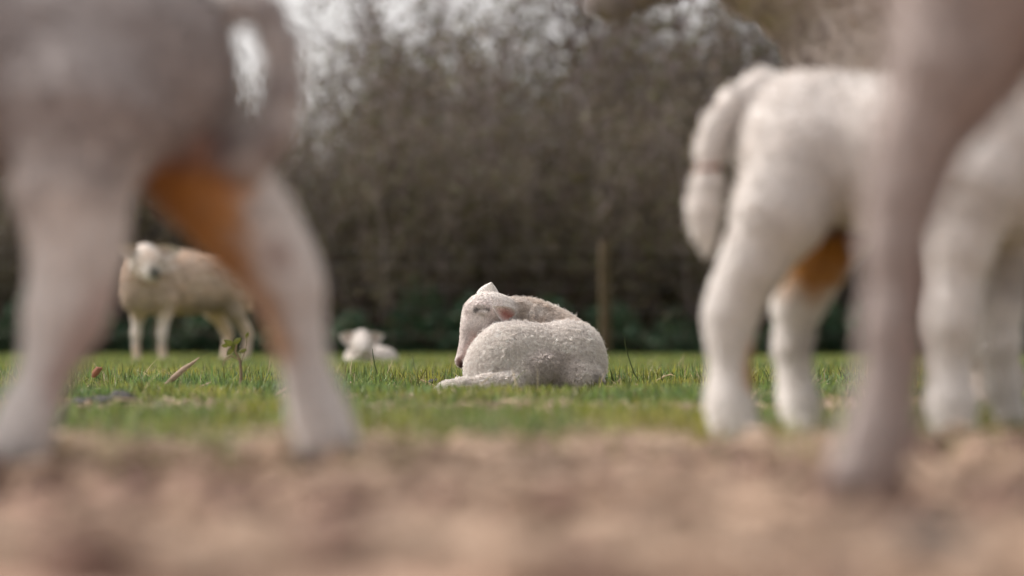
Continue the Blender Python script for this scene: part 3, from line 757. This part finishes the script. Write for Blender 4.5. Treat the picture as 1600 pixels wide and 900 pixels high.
def quads(P, size, rnd_seed, col, fold=.3):
    rg = np.random.default_rng(rnd_seed); n = len(P)
    a = rg.normal(0, 1, (n, 3)); a /= np.linalg.norm(a, axis=1)[:, None]
    b = np.cross(a, rg.normal(0, 1, (n, 3))); b /= np.linalg.norm(b, axis=1)[:, None]; c = np.cross(a, b)
    s = (size * rg.uniform(.6, 1.4, n))[:, None]
    V = np.stack([P - a * s, P + b * s * .5 + c * s * fold * .5, P + a * s, P - b * s * .5 + c * s * fold * .5], 1)
    F = np.arange(4 * n).reshape(n, 4)
    C = np.repeat(col * rg.uniform(.6, 1.4, (n, 1)), 4, 0)
    return V.reshape(-1, 3), F, C

def bush(name, label, cat, group, seed, H, spec, stems, spread, nleaf, leaf_size, leaf_cols, leaf_top, bark, loc, thick=.022):
    rnd = random.Random(seed); out = [[] for _ in spec]
    cuts = []
    for s in range(stems):
        cuts.append(len(out[0])); a = 2 * math.pi * (s + rnd.random()) / stems; q = rnd.uniform(.2, 1) * spread
        grow(rnd, (math.cos(a) * q * .4, math.sin(a) * q * .4, -.1), (math.cos(a) * q, math.sin(a) * q, 1.4), H * rnd.uniform(.8, 1.05), thick * rnd.uniform(.8, 1.3), 0, spec, out)
    root = empty(name, (0, 0, 0), label, cat, group)
    def wood(part, segs, sides):
        a = np.array([s[0] for s in segs]); b = np.array([s[1] for s in segs])
        V, F = tubes(a, b, np.array([s[2] for s in segs]), np.array([s[3] for s in segs]), sides)
        c = np.array(bark) * (.65 + .7 * fbm(V, 3, seed, 2))[:, None]
        return V, F, c
    for c0, c1 in zip(cuts, cuts[1:] + [len(out[0])]):
        V, F, c = wood('trunk', out[0][c0:c1], 6); mesh_obj('trunk', V, F, M_BARK, root, color=c)
    tw = [s for lv in out[1:] for s in lv]
    V, F, c = wood('crown', tw, 3)
    ends = np.array([s[1] for s in tw]); rg = np.random.default_rng(seed)
    pick = rg.choice(len(ends), nleaf * 3); Pk = ends[pick] + rg.normal(0, .05, (len(pick), 3))
    keep = rg.random(len(Pk)) < np.clip(1.15 - Pk[:, 2] / (H * leaf_top), 0.03, 1); Pk = Pk[keep][:nleaf]
    lc = np.array(leaf_cols)[rg.integers(0, len(leaf_cols), len(Pk))]
    mesh_obj('crown', V, F, M_BARK, root, color=c)
    V2, F2, C2 = quads(Pk, leaf_size, seed + 5, lc)
    lo = mesh_obj('foliage', V2, F2, M_LEAF, root, color=C2)
    tag(lo, kind='stuff')
    root.location = loc
    return root

# hedge bank
def bank():
    xs = np.linspace(-60, 60, 240); ys = np.linspace(31.2, 40, 36); X, Y = np.meshgrid(xs, ys); x, y = X.ravel(), Y.ravel()
    z = .55 * smooth(31.4, 33.5, y) * (1 - smooth(37, 40, y)) * (.7 + .6 * fbm(np.c_[x, y], .6, 301, 3)) + .10 * (fbm(np.c_[x, y], 4, 303, 3) - .5) - .03
    i = np.arange(len(x)).reshape(len(ys), len(xs)); F = np.c_[i[:-1, :-1].ravel(), i[:-1, 1:].ravel(), i[1:, 1:].ravel(), i[1:, :-1].ravel()]
    n = fbm(np.c_[x, y], 2, 305, 3)[:, None]; c = np.array([.055, .045, .03]) * (1 - n) + np.array([.03, .055, .02]) * n
    tag(mesh_obj('hedge_bank', np.c_[x, y, z], F, M_EARTH, color=c), kind='structure')
bank()

BROWNBARK = (.25, .205, .195); GREYBARK = (.21, .18, .174)
SHRUB = [(.16, .10, .05, 2.3, .85, .85, 1), (.12, .16, .03, 2.0, .42, .8), (.10, .18, .02, 0, 0, 0)]
shrub_leaf = [(.12, .11, .035), (.16, .115, .07), (.11, .08, .06), (.10, .10, .04)]
protos = []
for k in range(5):
    protos.append(bush('hedge_shrub', 'x', 'shrub', 'bare shrubs of the hedge', 40 + k, 3.0, SHRUB, 7, .6, 5500, .030, shrub_leaf, .95, BROWNBARK, (0, 60, 0)))
WHERE = ['far left', 'left', 'middle', 'right', 'far right']
k = 0
rows = [(32.6, 1.0, .95), (33.8, 1.1, 1.12), (35.4, 1.1, 1.36), (37.6, 1.0, 1.85)]
n_sh = 0; row_of = []
for ri, (yy, sp, sc_) in enumerate(rows):
    x = -7.6 + .3 * ri if ri < 3 else -0.7
    while x < 7.8:
        o = protos[n_sh] if n_sh < len(protos) else copy_tree(protos[(n_sh * 3 + ri) % len(protos)])
        s = sc_ * random.uniform(.88, 1.1) * (.84 if x < -2.2 and ri == 2 else 1)
        o.location = (x + random.uniform(-.15, .15), yy + random.uniform(-.3, .3), .15); o.rotation_euler = (0, 0, random.uniform(0, 6.28)); o.scale = (s, s, s * random.uniform(.95, 1.05))
        o['group'] = ['front hedge shrubs', 'middle hedge shrubs', 'rear hedge shrubs', 'tallest hedge shrubs'][ri]
        row_of.append((ri, o.location.x, o))
        n_sh += 1; x += sp

ORD = ['first', 'second', 'third', 'fourth', 'fifth', 'sixth', 'seventh', 'eighth', 'ninth', 'tenth', 'eleventh', 'twelfth', 'thirteenth', 'fourteenth', 'fifteenth', 'sixteenth']
POST_X = float(W(945, 0, 30.5)[0])
def name_by_order(items, text):
    for side, sgn in (('left', -1), ('right', 1)):
        grp = sorted([(abs(x - POST_X), o) for x, o in items if (x - POST_X) * sgn > 0], key=lambda t: t[0])
        for i, (_, o) in enumerate(grp): o['label'] = text % (ORD[i], side)
for ri in range(4):
    name_by_order([(x, o) for r_, x, o in row_of if r_ == ri], ['%s bare brown shrub of the hedge front row, counted %s from the fence post',
        '%s bare shrub of the hedge middle row, counted %s from the fence post', '%s tall bare shrub of the hedge back row, counted %s from the fence post',
        '%s bare thicket bush rising behind the hedge, counted %s from the fence post'][ri])

# undergrowth of ivy and bramble at the hedge foot
def clump(seed):
    rg = np.random.default_rng(seed); rnd = random.Random(seed)
    root = empty('bramble_clump', (0, 60, 0), 'x', 'bramble', 'brambles at the hedge foot')
    n = 2600; P = rg.normal(0, 1, (n, 3)); P /= np.linalg.norm(P, axis=1)[:, None]; P *= (rg.random(n) ** .45)[:, None] * np.array([.62, .45, .62]); P[:, 2] = np.abs(P[:, 2]) * (.8 + .4 * np.sin(P[:, 0] * 7 + seed))
    lc = np.array([(.055, .12, .07), (.07, .13, .07), (.085, .13, .06), (.10, .11, .07)])[rg.integers(0, 4, n)]
    V, F, C = quads(P, .042, seed, lc); mesh_obj('foliage', V, F, M_LEAF, root, color=C)['kind'] = 'stuff'
    out = [[]]
    for _ in range(16): grow(rnd, (rnd.gauss(0, .15), rnd.gauss(0, .12), -.05), (rnd.gauss(0, .8), rnd.gauss(0, .6), 1), 1.0, .007, 0, [(.12, .15, -.10, 0, 0, 0)], out)
    s = out[0]; V, F = tubes([a[0] for a in s], [a[1] for a in s], [a[2] for a in s], [a[3] for a in s]); mesh_obj('stem', V, F, M_BARK, root, color=np.tile((.12, .07, .06), (len(V), 1)))['kind'] = 'stuff'
    return root
cl = [clump(500 + i) for i in range(3)]
x = -7.2; i = 0; clumps_in = []
while x < 7.4:
    o = cl[i] if i < 3 else copy_tree(cl[i % 3])
    s = random.uniform(.95, 1.4); o.location = (x, 31.9 + random.uniform(-.15, .25), 0.0); o.rotation_euler = (0, 0, random.uniform(-.5, .5)); o.scale = (s, s, s * random.uniform(.8, 1.1))
    clumps_in.append((x, o)); x += .72; i += 1
name_by_order(clumps_in, '%s dark green bramble clump at the hedge foot, counted %s from the fence post')

# bare trees standing above the hedge
TREE = [(.35, .06, .03, 2.6, 2.2, .95, 4), (.22, .13, .05, 2.2, .95, .8), (.15, .16, .03, 2.4, .5, .75), (.12, .18, .02, 0, 0, 0)]
def tree(px, d, H, seed, label, thick, spec=TREE, stems=1):
    loc = W(px, HOR, d); loc[2] = 0
    bush('bare_tree', label, 'tree', 'bare trees behind the hedge', seed, H, spec, stems, .12, 900, .022, [(.13, .10, .05), (.10, .09, .04)], 1.3, GREYBARK, tuple(loc), thick)
tree(945, 38, 8.0, 611, 'bare tree with a thick trunk rising above the fence post', .10)
tree(1090, 39, 8.5, 612, 'bare fan shaped tree rising above the hedge right of centre', .085)
tree(745, 38.5, 7.5, 613, 'bare tree above the hedge straight over the sleeping lamb', .07)
tree(655, 38, 6.0, 614, 'slender bare tree at the left end of the tree line', .055)
tree(1330, 38, 8.0, 615, 'bare tree behind the right lamb', .08)
tree(1560, 39, 8.0, 616, 'bare tree at the right edge behind the ewe', .08)
tree(540, 36.5, 4.4, 617, 'small bare tree beside the open sky near the looped tail', .05)

# ------------------------------------------------------------------ wire fence in front of the hedge
def fence():
    org = W(945, HOR, 30.5); org[2] = 0
    root = empty('wire_fence', org, 'post and wire fence in front of the dark hedge', 'fence')
    xs = [org[0] + 4.75 * i for i in (-2, -1, 0, 1)]
    rnd = random.Random(5)
    for x in xs:
        H = 1.24; n = 14; V, F = [], []
        prof = [(-.2, .062), (.0, .065), (.5, .062), (1.0, .064), (H - .02, .060), (H, .050)]
        for z, r in prof:
            for j in range(n):
                a = 2 * math.pi * j / n; rr = r * (1 + .06 * math.sin(3 * a + x) + rnd.uniform(-.02, .02)); V.append((x + rr * math.cos(a), 30.5 + rr * math.sin(a), z))
        for i in range(len(prof) - 1):
            for j in range(n): F.append([i * n + j, i * n + (j + 1) % n, (i + 1) * n + (j + 1) % n, (i + 1) * n + j])
        c0 = len(V); V.append((x, 30.5, H + .004))
        for j in range(n): F.append([(len(prof) - 1) * n + j, (len(prof) - 1) * n + (j + 1) % n, c0, c0])
        V = np.array(V); c = np.array([.085, .062, .036]) * (.75 + .5 * fbm(V, 4, 9, 2))[:, None]
        bm_fix = [f if f[2] != f[3] else f for f in F]
        q = np.array([f for f in bm_fix if f[2] != f[3]]); mesh_obj('post', V, q, M_POST, root, org, c)
    for z in (.25, .5, .75, 1.0, 1.16):
        P0, P1 = [], []
        for a, b in zip(xs[:-1], xs[1:]):
            m = 12
            for i in range(m):
                s0, s1 = i / m, (i + 1) / m; sag = lambda s: -.02 * 4 * s * (1 - s)
                P0.append((a + (b - a) * s0, 30.42, z + sag(s0))); P1.append((a + (b - a) * s1, 30.42, z + sag(s1)))
        V, F = tubes(P0, P1, np.full(len(P0), .0013), np.full(len(P0), .0013), 5); mesh_obj('wire', V, F, M_WIRE, root, org)
fence()

# ------------------------------------------------------------------ small things in the grass
def gz(p): return float(ground_h(np.array([p[0]]), np.array([p[1]]))[0])

def strip(name, label, pts, widths, col, cat, group=None, fold=.25, thick=.0008, ):
    """a narrow curled leaf or stalk along pts, with thickness"""
    pts = [np.array(p, float) for p in pts]; n = len(pts); V = []
    for i, p in enumerate(pts):
        t = pts[min(i + 1, n - 1)] - pts[max(i - 1, 0)]; t /= np.linalg.norm(t)
        s = np.cross(t, (0, 1, 0)); s /= max(np.linalg.norm(s), 1e-6); u = np.cross(s, t); wd = widths[i]
        for a, b in ((-1, 0), (0, -fold), (1, 0), (1, thick / max(wd, 1e-4)), (0, -fold + thick / max(wd, 1e-4)), (-1, thick / max(wd, 1e-4))): V.append(p + s * a * wd + u * b * wd)
    F = []
    for i in range(n - 1):
        for j in range(6): F.append([i * 6 + j, i * 6 + (j + 1) % 6, (i + 1) * 6 + (j + 1) % 6, (i + 1) * 6 + j])
    V = np.array(V); c = np.array(col) * (.8 + .4 * fbm(V, 60, 3, 2))[:, None]
    org = pts[0].copy(); o = mesh_obj(name, V, np.array(F), M_DRY, None, org, c); tag(o, label, cat, group); return o

STRAW = (.62, .49, .33)
D = 6.3; J = lambda px, py: W(px, py, D)
strip('dry_leaf', 'long curled dry leaf sticking up from the grass before the far ewe', [J(250, 606), J(262, 598), (J(272, 590)), J(288, 576), J(300, 568), J(312, 558)], [.001, .004, .0065, .006, .0035, .0008], (.46, .34, .25), 'leaf')
strip('dry_leaf', 'short pale upright dry leaf left of the long dry leaf', [J(229, 626), J(231, 616), J(233, 605), J(234, 600)], [.002, .004, .004, .001], (.62, .48, .32), 'leaf')
strip('dry_leaf', 'reddish dry leaf on the grass tips at the left', [J(145, 590), J(149, 583), J(154, 577), J(160, 575)], [.003, .008, .007, .002], (.36, .15, .09), 'leaf')
D = 5.6; strip('straw_stalk', 'pale straw lying right of the dark dropping', [J(202, 634) , J(215, 632), J(228, 634), J(243, 638)], [.0012, .0016, .0015, .001], STRAW, 'straw')
D = 5.2; strip('straw_stalk', 'pale straw lying in front of the dark dropping', [J(112, 656), J(126, 652), J(143, 647)], [.0012, .0015, .001], STRAW, 'straw')
D = 6.6; strip('straw_stalk', 'thick pale straw forking in front of the sleeping lamb', [J(826, 640), J(845, 630), J(862, 620), J(884, 606)], [.0015, .0042, .004, .002], (.52, .40, .29), 'straw')
strip('straw_stalk', 'short pale straw leaning left in front of the sleeping lamb', [J(834, 640), J(822, 622), J(812, 606)], [.002, .0045, .0025], (.50, .37, .28), 'straw')
D = 6.9; strip('straw_stalk', 'arched pale straw in the grass right of the sleeping lamb', [J(1004, 608), J(1022, 597), J(1038, 588), J(1048, 585), J(1056, 588)], [.001, .0022, .002, .0016, .0008], (.66, .52, .33), 'straw')
strip('straw_stalk', 'pale straw left of the sleeping lamb foot', [J(690, 609), J(674, 601), J(657, 593)], [.0015, .0032, .0022], (.62, .47, .27), 'straw')
D = 6.5; strip('straw_stalk', 'long straw lying flat in the grass near the right lamb hind leg', [J(960, 619), J(1000, 621), J(1045, 620), J(1090, 622)], [.001, .0018, .0018, .001], (.45, .36, .15), 'straw')
D = 6.8; strip('grass_stalk', 'thin dark grass stalk standing right of the sleeping lamb', [J(1000, 598), J(990, 582), J(982, 558), J(977, 540), J(976, 528)], [.0012, .0014, .0012, .001, .0006], (.07, .09, .03), 'grass stalk')
strip('grass_stalk', 'thin grass stalk standing before the far white lamb', [J(590, 585), J(586, 572), J(583, 556), J(582, 545)], [.001, .0014, .0012, .0006], (.08, .11, .04), 'grass stalk')
strip('grass_stalk', 'pale grass stalk standing right of the far white lamb', [J(648, 578), J(646, 566), J(643, 552)], [.001, .0016, .0006], (.22, .26, .12), 'grass stalk')

def dropping(name, label, lumps, d):
    pr = [ell(W(px, py, d + dy), (r * 1.25, r, r * .85), frame((1, random.uniform(-.4, .4), random.uniform(-.3, .3))), .003) for px, py, dy, r in lumps]
    V, F = surface(pr, .0022); V = V + (fbm(V, 190, 8, 2) - .5)[:, None] * .006
    c = np.array([.026, .020, .018]) * (.6 + .9 * fbm(V, 120, 4, 2))[:, None]
    p = W(lumps[0][0], lumps[0][1], d); org = (p[0], p[1], gz(p))
    tag(mesh_obj(name, V, F, M_DUNG, None, org, c), label, 'dropping')
dropping('sheep_dropping', 'dark lumpy sheep dropping in the grass behind the left lamb', [(118, 636, 0, .015), (126, 633, .01, .016), (136, 634, 0, .016), (146, 633, 0, .018), (155, 632, .01, .019), (164, 631, 0, .018),
          (171, 630, -.01, .015), (182, 626, 0, .015), (189, 622, .01, .017), (196, 625, 0, .015), (204, 629, 0, .013), (209, 632, 0, .010)], 5.25)
dropping('sheep_dropping', 'small dark dropping beside the straw left of the sleeping lamb', [(676, 598, 0, .010), (681, 597, .005, .010)], 6.95)
dropping('mud_clod', 'dark mud clod on the earth at the bottom edge near the right', [(1415, 890, 0, .022), (1450, 878, .02, .026), (1490, 888, .01, .022), (1380, 900, 0, .018), (1530, 900, .01, .015)], 1.52)

def weed():
    d = 6.2; P = lambda px, py, dy=0: W(px, py, d + dy)
    org = P(374, 610); org[2] = gz(org)
    root = empty('weed_plant', org, 'small withered weed with green leaves behind the left lamb legs', 'weed')
    def tube(name, pts, r0, r1, col):
        p = [P(*q) for q in pts]; n = len(p) - 1
        V, F = tubes(p[:-1], p[1:], np.linspace(r0, r1, n + 1)[:-1], np.linspace(r0, r1, n + 1)[1:], 6)
        mesh_obj(name, V, F, M_DRY, root, org, np.array(col) * (.8 + .4 * fbm(V, 70, 2, 2))[:, None])
    tube('stem', [(376, 612), (377, 585), (375, 562), (368, 550), (370, 538)], .0042, .002, (.28, .20, .13))
    tube('twig', [(376, 570), (384, 545), (386, 528), (388, 518)], .0018, .0008, (.30, .24, .16))
    tube('twig', [(374, 563), (362, 556), (352, 562), (348, 572)], .0018, .0008, (.28, .20, .12))
    for px, py, a, L in ((358, 536, 2.6, .014), (370, 533, .6, .013), (360, 549, 4.0, .012), (366, 543, 2.0, .012), (380, 548, .3, .010), (386, 524, 1.2, .008), (352, 540, 3.1, .010)):
        c = P(px, py); A = np.array([math.cos(a), -.3, math.sin(a)]); S = np.cross(A, (0, 1, 0)); S /= np.linalg.norm(S); N = np.cross(S, A)
        V = [c - A * L, c - A * L * .2 + S * L * .5, c + A * L * .4 + S * L * .4, c + A * L, c + A * L * .4 - S * L * .4, c - A * L * .2 - S * L * .5, c - N * L * .15, c + A * L * .4 - N * L * .15]
        F = [[0, 1, 6, 0], [1, 2, 7, 6], [2, 3, 7, 7], [7, 3, 4, 4], [6, 7, 4, 5], [0, 6, 5, 5]]
        me = bpy.data.meshes.new('leaf'); me.from_pydata([tuple(v - org) for v in np.array(V)], [], [[0, 1, 6], [1, 2, 7, 6], [2, 3, 7], [7, 3, 4], [6, 7, 4, 5], [0, 6, 5]])
        at = me.attributes.new('col', 'FLOAT_COLOR', 'POINT'); at.data.foreach_set('color', np.tile((.14, .15, .03, 1), 8).astype(np.float32)); me.materials.append(M_GRASS)
        lo = bpy.data.objects.new('leaf', me); COL.objects.link(lo); lo.parent = root
weed()
